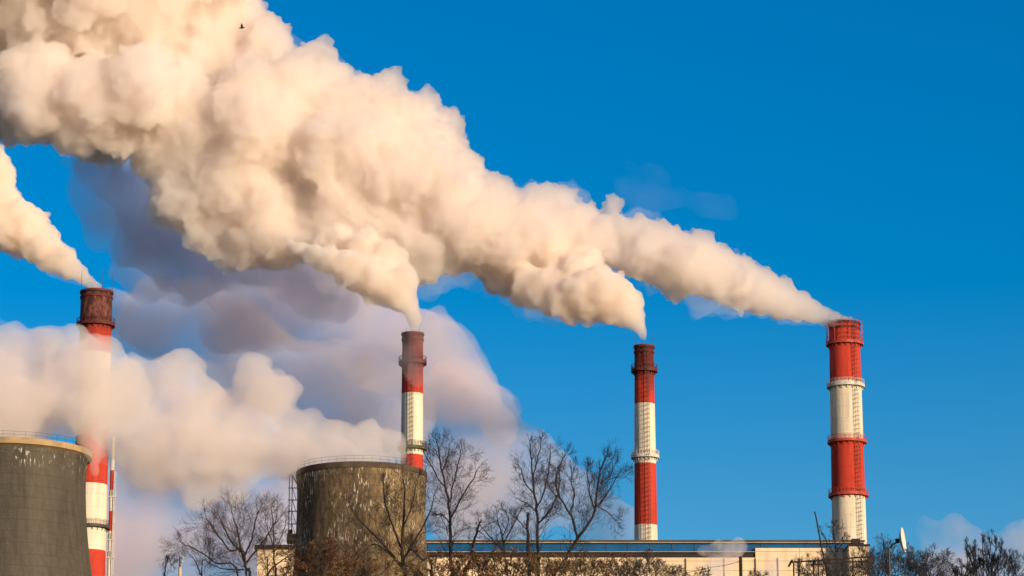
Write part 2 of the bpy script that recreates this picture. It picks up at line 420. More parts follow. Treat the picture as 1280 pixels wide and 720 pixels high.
b = MB(); b.box(-w / 2 + .01, w / 2 - .5, .55, 59, zc(689.5) , zc(678.5)); b.build('clerestory', bluem, t)
x = -w / 2 + 1; mull = simple('dull_blue_mullion', (.03, .08, .15), .5)
while x < w / 2 - 1:
    y1 = 689.5 if x < X(944) else 685
    b = MB(); b.box(x, x + .12, .47, .549, zc(y1) + .01, zc(678.6)); x += 3.1
    b.build('mullion', mull, t)
b = MB(); b.box(-w / 2 - .3, w / 2 - .3, .1, 60, zc(678.5) + .003, zc(676.8)); 
b.box(-w / 2, X(944) - .01, -.12, .24, zc(690.2), zc(689.3)); b.build('eaves', capm, t)
b = MB(); b.box(-w / 2 - .5, w / 2 - .2, -.05, 60.3, zc(676.8) + .003, zc(675)); b.build('roof', roofm, t)
b = MB(); b.box(X(815), X(823), 3, 6, zc(675), zc(673)); b.build('roof_hatch', brownm, t)
b = MB()
for px in (857, 905, 944, 972, 999, 1023):
    b.tube([(X(px), -.12, 0), (X(px), -.12, zc(698))], .09, 5)
b.build('drainpipes', simple('rusty_drainpipe', (.28, .19, .11), .7), t)
# step at its right end
b = MB(); b.box(X(1058), X(1083.5), -3.0, -.003, 0, zc(687)); b.build('end_bay', wallm, t)
b = MB(); b.box(X(1057), X(1084.5), -3.2, -.1, zc(687) + .003, zc(684.5)); b.box(X(1062), X(1072), -3.4, -2, zc(684.4), zc(678)); b.build('end_bay_canopy', brownm, t)
t, w, H, s, z = hall('low cream annexe hall with brown flat roof left of the right cooling tower', 322, 420, 682, 430, None, name='annexe_hall')
b = MB(); zc = lambda y: PX(350, y, 430).z - GZ
b.box(-w / 2, w / 2, 0, 30, 0, zc(686)); b.build('wall', wallm, t)
b = MB(); b.box(-w / 2 - .4, w / 2, -.4, 30.3, zc(686) + .003, zc(681.5)); b.build('roof', brownm, t)

# ------------------------------------------------------------------ steam and smoke
def blob_mesh(name, blobs, D0, mat, label, seed, voxel, sub=(9, 7), disp=((8, 1.1, 'V'), (4.5, 3.2, 'C'), (1.8, 2.3, 'C'), (.9, 1.0, 'C')), cat='smoke plume', group=None, csz=(.34, .55), fringe=None, parent=None, mouth=None):
    """blobs: (x, y, radius_px, depth offset).  Puffs carry smaller puffs, fused into one skin and roughened."""
    rnd = random.Random(seed)
    balls = []
    for bx_ in blobs:
        x, y, r = bx_[:3]; dd = bx_[3] if len(bx_) > 3 else 0
        D = D0 + dd; c = PX(x, y, D); rw = r * MP(y, D)
        balls.append((c, rw * .86, 2))
        for i in range(sub[0]):
            d = Vector((rnd.gauss(0, 1), rnd.gauss(0, 1), rnd.gauss(0, 1))).normalized()
            r1 = rw * rnd.uniform(*csz); c1 = c + d * (rw - r1 * (.89 if r < 60 else .97))
            balls.append((c1, r1, 1))
            if r1 > voxel * 5:
                for k in range(sub[1]):
                    d2 = (Vector((rnd.gauss(0, 1), rnd.gauss(0, 1), rnd.gauss(0, 1))).normalized() + d * .9).normalized()
                    r3 = r1 * rnd.uniform(.3, .5); balls.append((c1 + d2 * (r1 - r3 * .5), r3, 0))
    ico = {}
    for lv in (1, 2, 3):
        bm = bmesh.new(); bmesh.ops.create_icosphere(bm, subdivisions=lv, radius=1.0)
        ico[lv] = (np.array([v.co[:] for v in bm.verts]), np.array([[v.index for v in f.verts] for f in bm.faces])); bm.free()
    V, Fc, n = [], [], 0
    for c, r, lv in balls:
        a, f = ico[3 if r > voxel * 8 else 2 if r > voxel * 2.5 else 1]
        V.append(a * r + np.array(c[:])); Fc.append(f + n); n += len(a)
    V = np.concatenate(V); Fc = np.concatenate(Fc)
    origin = V.mean(axis=0); V = V - origin
    me = bpy.data.meshes.new(name); me.from_pydata(V.tolist(), [], Fc.tolist())
    o = bpy.data.objects.new(name, me); COL.objects.link(o); o.location = origin
    md = o.modifiers.new('r', 'REMESH'); md.mode = 'VOXEL'; md.voxel_size = voxel
    sm = o.modifiers.new('s', 'SMOOTH'); sm.iterations = 2; sm.factor = .5
    vg = None
    if mouth:   # the roughness grows with the distance from the flue mouth
        dg = bpy.context.evaluated_depsgraph_get(); dg.update()
        me1 = bpy.data.meshes.new_from_object(o.evaluated_get(dg)); o.modifiers.clear(); o.data = me1
        co_ = np.empty(len(me1.vertices) * 3); me1.vertices.foreach_get('co', co_); co_ = co_.reshape(-1, 3)
        mp_ = np.array(PX(mouth[0], mouth[1], mouth[2])[:]) - origin
        w_ = np.clip((np.linalg.norm(co_ - mp_, axis=1) - 1.0) / mouth[3], .06, 1)
        vg = o.vertex_groups.new(name='roughness'); q_ = np.round(w_ * 24).astype(int)
        for k_ in range(1, 25):
            idx = np.nonzero(q_ == k_)[0]
            if len(idx): vg.add(idx.tolist(), k_ / 24, 'REPLACE')
    for i, dd_ in enumerate(disp):
        size, st = dd_[:2]; kd = dd_[2] if len(dd_) > 2 else 'VC'[i % 2]
        tx = bpy.data.textures.new('puff', 'VORONOI' if kd == 'V' else 'CLOUDS'); tx.noise_scale = size
        if kd == 'V': tx.distance_metric = 'DISTANCE_SQUARED'
        else: tx.noise_depth = 4; tx.noise_type = 'HARD_NOISE' if i == 2 else 'SOFT_NOISE'
        dm = o.modifiers.new('d', 'DISPLACE'); dm.texture = tx; dm.strength = -st if kd == 'V' else st; dm.mid_level = .3 if kd == 'V' else .5
        dm.texture_coords = 'LOCAL'
        if vg: dm.vertex_group = vg.name
    md = o.modifiers.new('r2', 'REMESH'); md.mode = 'VOXEL'; md.voxel_size = voxel
    dg = bpy.context.evaluated_depsgraph_get(); dg.update()
    me2 = bpy.data.meshes.new_from_object(o.evaluated_get(dg)); o.modifiers.clear(); o.data = me2; me2.name = name
    nv = len(me2.vertices); ed = np.empty(len(me2.edges) * 2, dtype=np.int64); me2.edges.foreach_get('vertices', ed); ed = ed.reshape(-1, 2)
    lab = np.arange(nv)
    while True:
        mn = np.minimum(lab[ed[:, 0]], lab[ed[:, 1]]); new = lab.copy(); np.minimum.at(new, ed[:, 0], mn); np.minimum.at(new, ed[:, 1], mn); new = new[new]
        if (new == lab).all(): break
        lab = new
    cnt = np.bincount(lab, minlength=nv); small = cnt[lab] < (cnt.max() if mouth else 400)
    if small.any():
        bm = bmesh.new(); bm.from_mesh(me2); bm.verts.ensure_lookup_table()
        bmesh.ops.delete(bm, geom=[bm.verts[int(q)] for q in np.nonzero(small)[0]], context='VERTS'); bm.to_mesh(me2); bm.free()
    me2.materials.clear(); me2.materials.append(mat); me2.polygons.foreach_set('use_smooth', [True] * len(me2.polygons))
    if label: tag(o, label, cat, group)
    print(name, len(balls), len(me2.polygons))
    if parent is not None:
        for k_ in ('label', 'category', 'group'):
            if k_ in o: del o[k_]
        o.parent = parent; o.location = Vector(o.location) - parent.location
    if fringe:
        fm, dy, grow_ = fringe
        bl = [(x_[0], x_[1] + dy * min(1, x_[2] / 30), x_[2] * grow_, (x_[3] if len(x_) > 3 else 0)) for x_ in blobs if x_[2] > 9]
        blob_mesh('feathered_edge', bl, D0, fm, None, seed + 50, voxel * 1.6, sub, ((11, 9, 'C'), (4.5, 5, 'C'), (1.8, 2.0, 'C')), None, None, parent=o, mouth=mouth)
    return o

WARM = (.999, .981, .965)
vA = vol('dense_steam', WARM, .95, 0.62, .02)
vB = vol('bright_steam', (.998, .962, .918), .85, 0.25, .03)
vFr = vol('feathery_steam', WARM, .035, 0.0, 0)
vE = vol('tower_steam', (.99, .93, .88), .22, 0.0, .03)
vF = vol('thin_shaded_smoke', (.97, .90, .91), .068, 0.0, .01, var=(.045, .35, 1.7))
vG = vol('faint_mist', (.95, .90, .93), .0028, 0.0, 0.0, var=(.07, 0, 2.6))

PA = [ # main plume, from the mouth of the right chimney to upper left
 (1056,401,8,-1),(1050,402,10,-2),(1044,402,11,-2),(1062,399,6,0),(1037,400,13),
 (1052,399,7,0),(1043,396,10),(1030,393,14),(1014,388,19),(996,381,24),(975,374,30),(950,362,35),(925,352,38),(900,343,42),(872,335,46),(845,325,48),(815,315,50),
 (785,302,40),(768,258,15),(800,272,15),(825,284,18),(755,305,42),(715,292,50),(708,248,22),(675,246,24),(692,262,30),(680,300,60),(640,305,58),(655,270,30),(600,290,70),(612,246,32),
 (555,255,74),(585,210,26),(545,165,26),(530,185,52),(490,142,50),(482,108,24),(452,112,22),(455,160,50),(625,232,14),(520,310,60),(470,300,60),(430,270,70),(500,220,80),(430,190,90),(380,130,72),(370,88,36),(335,62,42),(398,72,20),(352,40,16),
 (330,160,100),(330,270,70),(380,290,50),(290,230,80),(240,160,90),(275,62,84,10),(220,60,110,10),(240,250,55),(120,80,110,10),(130,140,70,10),(40,60,120,10),(-60,60,140,10),(50,125,60,15),(215,205,40),
 (150,-40,140),(20,-60,150),(250,-32,80),(300,310,38),(270,285,45),(120,120,62,-10),(50,110,70,-8),(175,110,60,-12),(90,165,36,-8),(150,170,34,-6),(20,160,26,0),(488,110,27,4),(456,110,21,0),(524,132,27,0),(556,156,27,4),(398,70,25,0),(574,176,18),(702,247,23),(666,249,23),(768,254,14),(640,238,10),(408,52,10),(870,300,14),(905,318,14)]
PA = [(b_[0], b_[1], b_[2], (b_[3] if len(b_) > 3 else 0) + 20 * min(1, max(0, (b_[0] - 880) / 140))) for b_ in PA]
PB = [(804,423,5),(803,418,7),(801,412,9),(796,404,13),(787,394,20),(774,377,30,0),(758,370,35,0),(746,360,32,0),(734,380,31,1),(712,370,36,2),(690,360,36,4),(668,358,32,6),(645,345,32,10),(620,335,34,16),(700,335,34,8),(725,340,34,4)]
PC = [(517,409,7),(518,404,9),(518,398,11),(515,390,13),(509,381,16),(499,370,22),(484,358,27),(468,348,30),(450,339,29),(432,331,26),(412,324,23),(392,317,19),(374,309,14),(362,302,10),(505,348,22),(485,330,30,4),(455,316,32,6),(420,305,30,8),(392,298,22,20),(372,296,14,24)]
PD = [(124,358,6),(118,357,8),(112,353,9),(106,349,10),(112,351,8),(100,343,13),(86,334,18),(70,322,26),(50,305,32),(30,290,36),(8,275,40),(-15,255,44),(2,220,24),(-20,215,40),(-45,235,50),(38,275,22)]
blob_mesh('smoke_plume', PA, 620, vA, 'huge cream plume streaming left from the rightmost chimney across the sky', 4, .36, cat='smoke plume', group='plumes from the chimney mouths', mouth=(1055, 401, 640, 26), fringe=(vFr, 6, .96))
blob_mesh('smoke_plume', PB, 610, vB, 'bright short plume bulging left of the slender chimney behind the long hall', 5, .38, cat='smoke plume', disp=((6, 1.6), (3, 2.4, 'C'), (1.3, 1.3, 'C')), group='plumes from the chimney mouths', mouth=(804, 419, 610, 16), fringe=(vFr, 6, .96))
blob_mesh('smoke_plume', PC, 600, vB, 'golden lit ragged plume just above the chimney behind the right cooling tower', 6, .36, cat='smoke plume', disp=((4, 1.6), (2.4, 2.2, 'C'), (1.1, 1.2, 'C')), group='plumes from the chimney mouths', mouth=(517, 404, 600, 12), fringe=(vFr, 6, .96))
blob_mesh('smoke_plume', PD, 600, vB, 'cream plume leaving the leftmost chimney and cut by the frame edge', 7, .36, cat='smoke plume', disp=((5, 1.4), (2.6, 2.2, 'C'), (1.2, 1.2, 'C')), group='plumes from the chimney mouths', mouth=(120, 357, 600, 14), fringe=(vFr, 6, .96))

PE1 = [(20,508,72),(70,492,62),(110,475,56),(60,530,30),(-10,530,30),(60,440,36),(100,425,28),(10,450,40),(-40,490,80),(130,500,50),(150,480,40),(90,520,40),(20,530,40),(-20,440,40),(110,500,45,-3),(100,462,36,-3),(105,540,26,-5),(118,560,22,-4),(118,585,12,-4)]
PE2 = [(440,585,40),(400,570,40),(360,565,48),(320,560,55),(330,500,45),(320,470,32),(350,490,30),(280,550,60),(240,520,55),(210,480,45),(225,460,26),(190,550,50),(170,500,48),(150,540,45),(260,500,28),(300,600,26),(420,545,26),(465,565,24),(490,576,14),(380,530,26),(240,590,30),(170,460,28),(500,585,12),(485,560,22,8),(505,572,16,8),(455,550,24,6),(370,592,14,-6),(384,586,16,-10),(402,579,14,-11),(300,620,26),(250,615,26),(200,590,30)]
blob_mesh('steam_cloud', PE1, 385, vE, 'peach steam cloud welling out of the left cooling tower', 8, .42, cat='steam cloud', disp=((9, 4, 'C'), (3.5, 2.2, 'C'), (1.4, .9, 'C')), group='steam clouds over the cooling towers', fringe=(vol('feathery_tower_steam', (.99, .93, .88), .05, 0, 0), 2, 1.1))
blob_mesh('steam_cloud', PE2, 399, vE, 'peach steam cloud drifting left from the right cooling tower', 9, .42, cat='steam cloud', disp=((9, 4, 'C'), (3.5, 2.2, 'C'), (1.4, .9, 'C')), group='steam clouds over the cooling towers', fringe=(vol('feathery_tower_steam', (.99, .93, .88), .05, 0, 0), 2, 1.1))

PF = [(190,250,80),(150,280,60),(240,300,90),(320,350,90,10),(400,380,90,10),(300,440,90,50),(470,430,80,20),(530,450,70,20),(200,410,75,50),(120,230,50),(430,350,70),(570,480,60,25),(400,500,85,55),(500,520,80,55),(160,215,50),(220,230,50),(350,300,60),(250,380,60,45),(170,340,60,20),(210,320,60),(160,400,50,40),(270,340,60,10),(440,480,70,40),(620,520,40,30),(598,458,17,-10),(616,484,15,-10),(638,508,15,-10),(655,524,11,-10),(672,540,9,-10),(575,430,16,-6)]
blob_mesh('smoke_cloud', PF, 675, vF, 'broad mauve grey smoke bank hanging behind the chimney of the right cooling tower', 12, 1.6, (8, 4), ((24, 16, 'C'), (9, 8, 'C'), (3.5, 4.5, 'C')), cat='smoke cloud')
PF0 = [(60,198,22,-16),(25,190,20,-16),(100,206,26,-12),(140,212,28,-8),(200,225,50),(230,260,55),(260,300,50),(170,250,45),(140,225,40),(290,340,50,6),(330,330,45),(190,290,45,4),(110,215,34),(370,350,44,6),(410,370,44,8),(250,350,45,10)]
blob_mesh('smoke_cloud', PF0, 656, vol('deep_shaded_smoke', (.91, .90, .97), .10, 0, 0, var=(.07, .3, 1.7)), 'darkest blue grey smoke tucked against the underside of the main plume at left', 23, 1.1, (9, 5), ((20, 12, 'C'), (8, 7, 'C'), (3, 3.5, 'C')), cat='smoke cloud')
PF2 = [(560,510,70),(600,540,70),(640,570,60),(680,600,55),(600,600,80),(560,580,60),(720,630,50),(660,640,60),(760,660,40),(580,640,60)]
blob_mesh('smoke_cloud', PF2, 690, vol('pink_smoke', (.98, .88, .86), .05, 0, .02, var=(.05, .5, 1.5)), 'pinkish smoke bank behind the tall bare trees, sloping down right', 13, 1.3, (8, 5), ((18, 11, 'C'), (7, 7, 'C'), (3, 3.5, 'C')), cat='smoke cloud')
vP = vol('violet_pink_haze', (.97, .89, .91), .085, 0, 0, var=(.045, .45, 1.5))
PF3 = [(180,600,60),(260,620,50),(330,640,50),(30,600,60),(240,650,70),(360,600,40),(150,660,70),(60,640,80),(140,620,70),(200,640,70),(250,680,70),(100,700,80),(0,700,80),(300,650,60),(180,700,70),(330,700,60)]
blob_mesh('smoke_cloud', PF3, 700, vP, 'mauve haze of smoke low behind the left tower and bare tree clump', 14, 1.6, (8, 4), ((24, 16, 'C'), (9, 8, 'C'), (3.5, 4.5, 'C')), cat='smoke cloud')
PG = [(790,225,30),(815,235,28),(850,250,26),(880,258,24),(905,258,16)]
blob_mesh('smoke_wisp', PG, 900, vG, 'faint grey wisp in blue sky above the middle of the main plume', 15, 1.3, (6, 3), ((12, 12, 'C'), (5, 4, 'C')), cat='smoke wisp')
vW = vol('thin_brown_smoke', (.93, .84, .82), .028, 0, 0, var=(.25, 0, 2.0))
blob_mesh('smoke_wisp', [(515,440,22),(528,425,24),(505,425,20),(545,415,22),(520,465,20),(552,440,18),(500,450,16)], 590, vW, 'thin brownish smoke veiling the top of the chimney behind the right cooling tower', 22, .5, (7, 4), ((5, 2), (2, 1)), cat='smoke wisp')
PR = [(1185,680,36),(1165,662,22),(1210,695,40),(1240,705,40),(1280,700,50),(1200,720,50)]
blob_mesh('steam_wisp', PR, 700, vol('mauve_steam', (.985, .88, .87), .05, 0, 0, var=(.06, .1, 2.0)), 'mauve steam puff rising behind the shrubs at the right frame edge', 17, .9, (8, 4), ((12, 8, 'C'), (5, 4, 'C')), cat='steam wisp')
vS = vol('white_roof_steam', (.98, .93, .90), .22, 0, .01, var=(.35, 0, 2.2))
blob_mesh('steam_wisp', [(915,690,16),(900,684,14),(880,688,10),(925,678,12),(905,705,18),(890,715,18),(930,684,8)], 425, vS, 'pale steam puff curling over the eaves above the small spruce', 18, .35, (7, 4), ((3, .9), (1.2, .4)), cat='steam wisp')
blob_mesh('steam_wisp', [(965,715,16),(970,702,10),(955,722,14)], 425, vS, 'small steam puff against the cream wall left of the pipe rack', 19, .35, (7, 4), ((3, .9), (1.2, .4)), cat='steam wisp')
blob_mesh('steam_wisp', [(970,655,16),(975,665,16),(930,668,16),(1000,668,12),(900,672,12)], 600, vol('pale_pink_steam', (.98, .90, .90), .035, 0, 0, var=(.09, .1, 2.0)), 'thin pale steam drifting behind the hall roof between two chimneys', 20, .8, (7, 4), ((8, 2), (3, 1)), cat='steam wisp')

# ------------------------------------------------------------------ bare trees and shrubs
barkm = simple('dark_winter_bark', (.034, .025, .020), .95, .35, 3)
twigm = simple('brown_winter_twigs', (.042, .029, .023), .9, .35, 1.2)
redtwig = simple('reddish_winter_twigs', (.085, .045, .026), .9, .35, 1.2)
bushtwig = simple('olive_brown_twigs', (.10, .07, .036), .9, .4, 1.2)
leafm = simple('dry_brown_leaves', (.20, .095, .035), .85, .5, .8)
greym = simple('grey_frosty_twigs', (.085, .070, .065), .9, .35, 1.2)

def grow(rnd, mb_t, mb_c, p, d, L, r, lvl, up, tips, wob=.16, dens=1.0, leaf=None, droop=0.0):
    """a limb as a wandering tapered tube that sends off side branches; the last orders go into the crown mesh"""
    n = max(3, int(5 + lvl)); pts = [p.copy()]; ds = []
    for i in range(n):
        d = (d + Vector((rnd.gauss(0, wob), rnd.gauss(0, wob), rnd.gauss(0, wob) + up * .09 - droop * i * .03))).normalized()
        p = p + d * (L / n); pts.append(p.copy()); ds.append(d.copy())
    r_end = r * (.35 if lvl > 0 else .45)
    rs = [r + (r_end - r) * (i / n) for i in range(n + 1)]
    (mb_t if lvl >= 3 else mb_c).tube(pts, rs, 5 if lvl >= 3 else 3, False)
    spawn(rnd, mb_t, mb_c, pts, ds, rs, L, lvl, up, tips, wob, dens, leaf, droop, .22)

def spawn(rnd, mb_t, mb_c, pts, ds, rs, L, lvl, up, tips, wob, dens, leaf, droop, start):
    if leaf is not None and lvl <= 1:
        for q in pts[1:]:
            if rnd.random() < leaf[1]:
                s = leaf[2] * rnd.uniform(.6, 1.4); a = Vector((rnd.gauss(0, 1), rnd.gauss(0, 1), rnd.gauss(0, 1))).normalized(); b = a.orthogonal().normalized(); c = a.cross(b)
                leaf[0].add([q, q + b * s + c * s * .5, q + b * s * 1.8, q + b * s - c * s * .5], [(0, 1, 2, 3)])
    if lvl <= 0: return
    n = len(pts) - 1
    k = max(2, int(rnd.uniform(5.0, 7.5) * dens))
    for j in range(k):
        t = start + (1 - start) * (j + rnd.random()) / k
        i = min(n - 1, int(t * n)); f = t * n - i
        q = pts[i].lerp(pts[i + 1], min(1, f)); dd = ds[i]
        o = dd.orthogonal().normalized(); o.rotate(Matrix.Rotation(rnd.uniform(0, 6.283), 3, dd))
        ang = R(rnd.uniform(28, 62)); nd = (dd * math.cos(ang) + o * math.sin(ang)).normalized()
        nd.z += up * .12; nd.normalize()
        grow(rnd, mb_t, mb_c, q, nd, L * rnd.uniform(.50, .82) * (1.12 - .45 * t), max(.0045, min(rs[i] * .45, rs[i + 1] * .55)), lvl - 1, up, tips, wob, dens, leaf, droop)

def limb_tree(label, D, limbs, seed, cat='bare tree', crownmat=None, lvl=3, side=.30, up=.5, dens=1.0, name='bare_tree', leaves=None, wob=.085, twig_min=.009, droop=0):
    """limbs: (points px, r0 px, r1 px, side branch length px).  Main limbs follow the shape the tree has; finer orders grow on them."""
    rnd = random.Random(seed)
    x0 = limbs[0][0][0][0]
    base = PX(x0, 700, D); t = thing(name, label, cat, (base.x, D, ground_z(base.x, D)))
    bo = Vector(t.location); a, c, lf = MB(), MB(), MB(); s = MP(640, D)
    for li, (pp, ra, rb, sl) in enumerate(limbs):
        yo = 0 if li == 0 else rnd.uniform(-1, 1) * 30 * s
        pts = []
        for i, q in enumerate(pp):
            k = i / max(1, len(pp) - 1)
            w = PX(q[0], q[1], D); w.y += yo * k + rnd.gauss(0, 2) * s * (k > 0); pts.append(w - bo)
        if pp[0][1] >= 715:
            pts = [Vector((pts[0].x + (0 if li == 0 else rnd.uniform(-.3, .3)), pts[0].y, 0))] + pts
        # smooth
        sp = [pts[0]]
        for i in range(len(pts) - 1):
            p0 = pts[max(0, i - 1)]; p1 = pts[i]; p2 = pts[i + 1]; p3 = pts[min(len(pts) - 1, i + 2)]
            for h in (1 / 4, 2 / 4, 3 / 4, 1):
                v = .5 * ((2 * p1) + (p2 - p0) * h + (2 * p0 - 5 * p1 + 4 * p2 - p3) * h * h + (3 * p1 - p0 - 3 * p2 + p3) * h ** 3)
                if h < 1: v += Vector((rnd.gauss(0, .6), rnd.gauss(0, .6), 0)) * s
                sp.append(v)
        n = len(sp) - 1; rs = [max(twig_min, (ra + (rb - ra) * i / n)) * s if False else max(twig_min, (ra + (rb - ra) * i / n) * s * .78) for i in range(n + 1)]
        a.tube(sp, rs, 7, False)
        lo = 4 if pp[0][1] >= 715 else 0
        seg = sp[lo:]; ds = [(seg[i + 1] - seg[i]).normalized() for i in range(len(seg) - 1)]
        Lp = sum((seg[i + 1] - seg[i]).length for i in range(len(seg) - 1))
        m_ = max(3, int(Lp / s / 6 * dens))
        for j in range(m_):
            tt = (j + rnd.random()) / m_; i = min(len(ds) - 1, int(tt * len(ds))); q = seg[i].lerp(seg[i + 1], rnd.random()); dd = ds[i]
            o = dd.orthogonal().normalized(); o.rotate(Matrix.Rotation(rnd.uniform(0, 6.283), 3, dd)); ang = R(rnd.uniform(28, 66))
            nd = dd * math.cos(ang) + o * math.sin(ang); nd.z += up * .2; nd.normalize()
            grow(rnd, a, c, q, nd, sl * s * rnd.uniform(.6, 1.25) * (1.1 - .45 * tt), max(twig_min, rs[lo + i] * .26), lvl - 1, up, None, wob, 1.0, (lf, leaves[0], leaves[1]) if leaves else None, droop)
        grow(rnd, a, c, sp[-1], ds[-1], sl * s * .5, rs[-1], lvl - 1, up, None, wob, 1.0, (lf, leaves[0], leaves[1]) if leaves else None, droop)
    a.build('trunk', barkm, t)
    c.build('crown', crownmat or twigm, t)
    if leaves: lf.build('dry_leaves', leafm, t)
    print(label, len(a.f), len(c.f), len(lf.f))
    return t

DT = 120
limb_tree('tall bare tree with open round crown just right of the right cooling tower', DT,
   [([(566,735),(563,690),(563,650),(558,615),(551,585),(548,560)], 3.4, 1.0, 34),
    ([(563,648),(575,625),(588,603),(597,586)], 1.6, .7, 26), ([(561,635),(566,605),(572,580),(576,562)], 1.4, .7, 28),
    ([(558,612),(546,596),(537,580),(530,568)], 1.2, .6, 22), ([(562,655),(552,640),(545,640)], 1.2, .5, 14), ([(552,590),(560,570),(562,552)], 1, .6, 20)], 31)
limb_tree('spreading bare tree with fanned limbs standing before the right cooling tower', DT - 12,
   [([(507,735),(504,705),(503,670),(505,640),(505,605)], 4.2, 1.0, 34), ([(505,712),(488,692),(470,672),(452,655),(440,640)], 2.6, .8, 32),
    ([(504,700),(518,675),(533,645),(541,620)], 2.2, .8, 30), ([(504,690),(492,660),(482,630),(478,605)], 1.8, .8, 32), ([(540,722),(528,700),(512,685)], 2.2, 1.4, 20),
    ([(495,700),(470,680),(455,690),(430,700)], 1.4, .6, 26), ([(504,660),(515,630),(522,605)], 1.3, .6, 28)], 32, crownmat=twigm)
limb_tree('tall upright bare tree with forked narrow crown left of the leaning tree', DT,
   [([(673,735),(673,700),(672,655),(668,620),(665,590),(663,565)], 3.4, 1.0, 34), ([(673,655),(684,642),(694,625),(699,605),(700,585)], 1.8, .7, 22),
    ([(671,634),(680,615),(686,590),(688,568)], 1.5, .7, 24), ([(668,618),(655,600),(650,580)], 1.2, .6, 22), ([(666,596),(672,575),(676,556)], 1.1, .6, 20), ([(671,640),(660,628),(650,622)], 1, .5, 16)], 33)
limb_tree('leaning bare tree with crooked trunk and wind-bent right crown near the slender chimney', DT - 4,
   [([(690,740),(702,708),(716,682),(732,660),(743,640),(746,615),(750,590),(756,575)], 3.6, .9, 30), ([(722,674),(716,650),(706,632),(696,612),(697,590),(706,570)], 2.0, .8, 26),
    ([(744,636),(758,618),(768,600),(773,590)], 1.5, .7, 26), ([(744,640),(736,615),(734,590)], 1.3, .7, 26), ([(712,642),(718,620),(714,600),(718,585)], 1.3, .6, 24),
    ([(745,632),(762,640),(772,650)], 1.0, .5, 22), ([(704,628),(690,615),(682,600)], 1.1, .5, 20), ([(750,605),(765,590),(764,575)], 1, .5, 22)], 34)
limb_tree('lopped bare trunk with few thin shoots left of the tall upright tree', DT + 4,
   [([(662,740),(661,700),(659,660),(660,648)], 2.8, 2.2, 12), ([(660,665),(650,650),(640,640)], 1, .5, 18)], 35, dens=.5)
limb_tree('low twiggy bare tree between the two tall bare trees in front of the blue strip', DT + 8,
   [([(635,740),(632,700),(628,672),(622,650)], 2.2, .8, 32), ([(630,690),(612,670),(600,655)], 1.4, .6, 28), ([(629,680),(640,660),(650,642)], 1.3, .6, 26), ([(628,670),(636,652),(630,640)],1,.5,22)], 36)
limb_tree('broken-topped bare trunk beside the tall bare tree and the blue glazing', DT + 2,
   [([(580,740),(586,705),(592,680),(599,656)], 2.6, 1.9, 12), ([(595,668),(606,655),(622,645)], .9, .4, 16), ([(598,664),(610,674),(618,680)], .8, .4, 16)], 37, dens=.5)
limb_tree('broad dense bare tree at the left of the annexe hall, largest of the left clump', DT + 5,
   [([(312,740),(308,712),(302,690),(297,665),(292,648)], 3, .9, 40), ([(308,716),(288,690),(272,668),(262,655)], 2.0, .7, 38), ([(306,705),(325,682),(338,664),(345,650)], 1.8, .7, 34),
    ([(304,700),(316,672),(320,650),(324,640)], 1.6, .7, 36), ([(300,690),(285,670),(276,650)], 1.5, .7, 34), ([(300,735),(270,705),(245,688),(232,684)], 1.8, .6, 34), ([(305,712),(280,712),(262,705)], 1.4, .6, 36)], 38, crownmat=redtwig)
limb_tree('fine airy bare tree just left of the tower ladder', DT + 30,
   [([(343,740),(343,705),(342,680),(341,650),(340,634)], 1.8, .6, 26), ([(343,690),(352,665),(355,648)], 1.1, .5, 22), ([(342,684),(334,660),(331,645)], 1.1, .5, 22)], 39, crownmat=greym)
limb_tree('bare sapling with slanting stem in front of the annexe hall wall', DT - 20,
   [([(334,745),(335,718),(345,706),(358,697),(366,690)], 2.0, .7, 22), ([(334,718),(332,700),(331,684)], 1.3, .5, 22)], 40, dens=.7)
limb_tree('small thin bare tree left of the lamp mast at the bottom edge', DT + 10,
   [([(205,745),(206,718),(208,702)], 1.2, .5, 16), ([(206,720),(214,706),(217,698)], .8, .4, 14)], 41, dens=.7)
limb_tree('wispy bare tree right of the lamp mast', DT + 6,
   [([(252,745),(250,718),(243,700),(238,694)], 1.5, .5, 22), ([(251,725),(262,706),(268,694)], 1.1, .5, 24)], 42, dens=.8)

def bush(label, x, ytop, wpx, D, seed, mat=None, stems=7, leaves=None, sl=20, name='bare_shrub', cat='shrub', upr=.5, dens=1.0):
    rnd = random.Random(seed * 7 + 1); limbs = []; stems = int(stems * 1.9 * dens)
    for i in range(stems):
        xx = x + (i - (stems - 1) / 2) / max(1, stems) * wpx * 1.15 + rnd.uniform(-.06, .06) * wpx; lean = (xx - x) * .35
        yt = ytop + rnd.uniform(0, 22) + abs(xx - x) / wpx * 14 + sl * .3
        limbs.append(([(x + (xx - x) * .7, 742), (xx + rnd.uniform(-2, 2), (728 + yt) / 2), (xx + lean + rnd.uniform(-5, 5), yt)], rnd.uniform(.6, 1.1), .35, sl * .85))
    return limb_tree(label, D, limbs, seed, cat, mat or bushtwig, 3 if leaves else 3, up=upr, name=name, leaves=leaves, dens=.55)

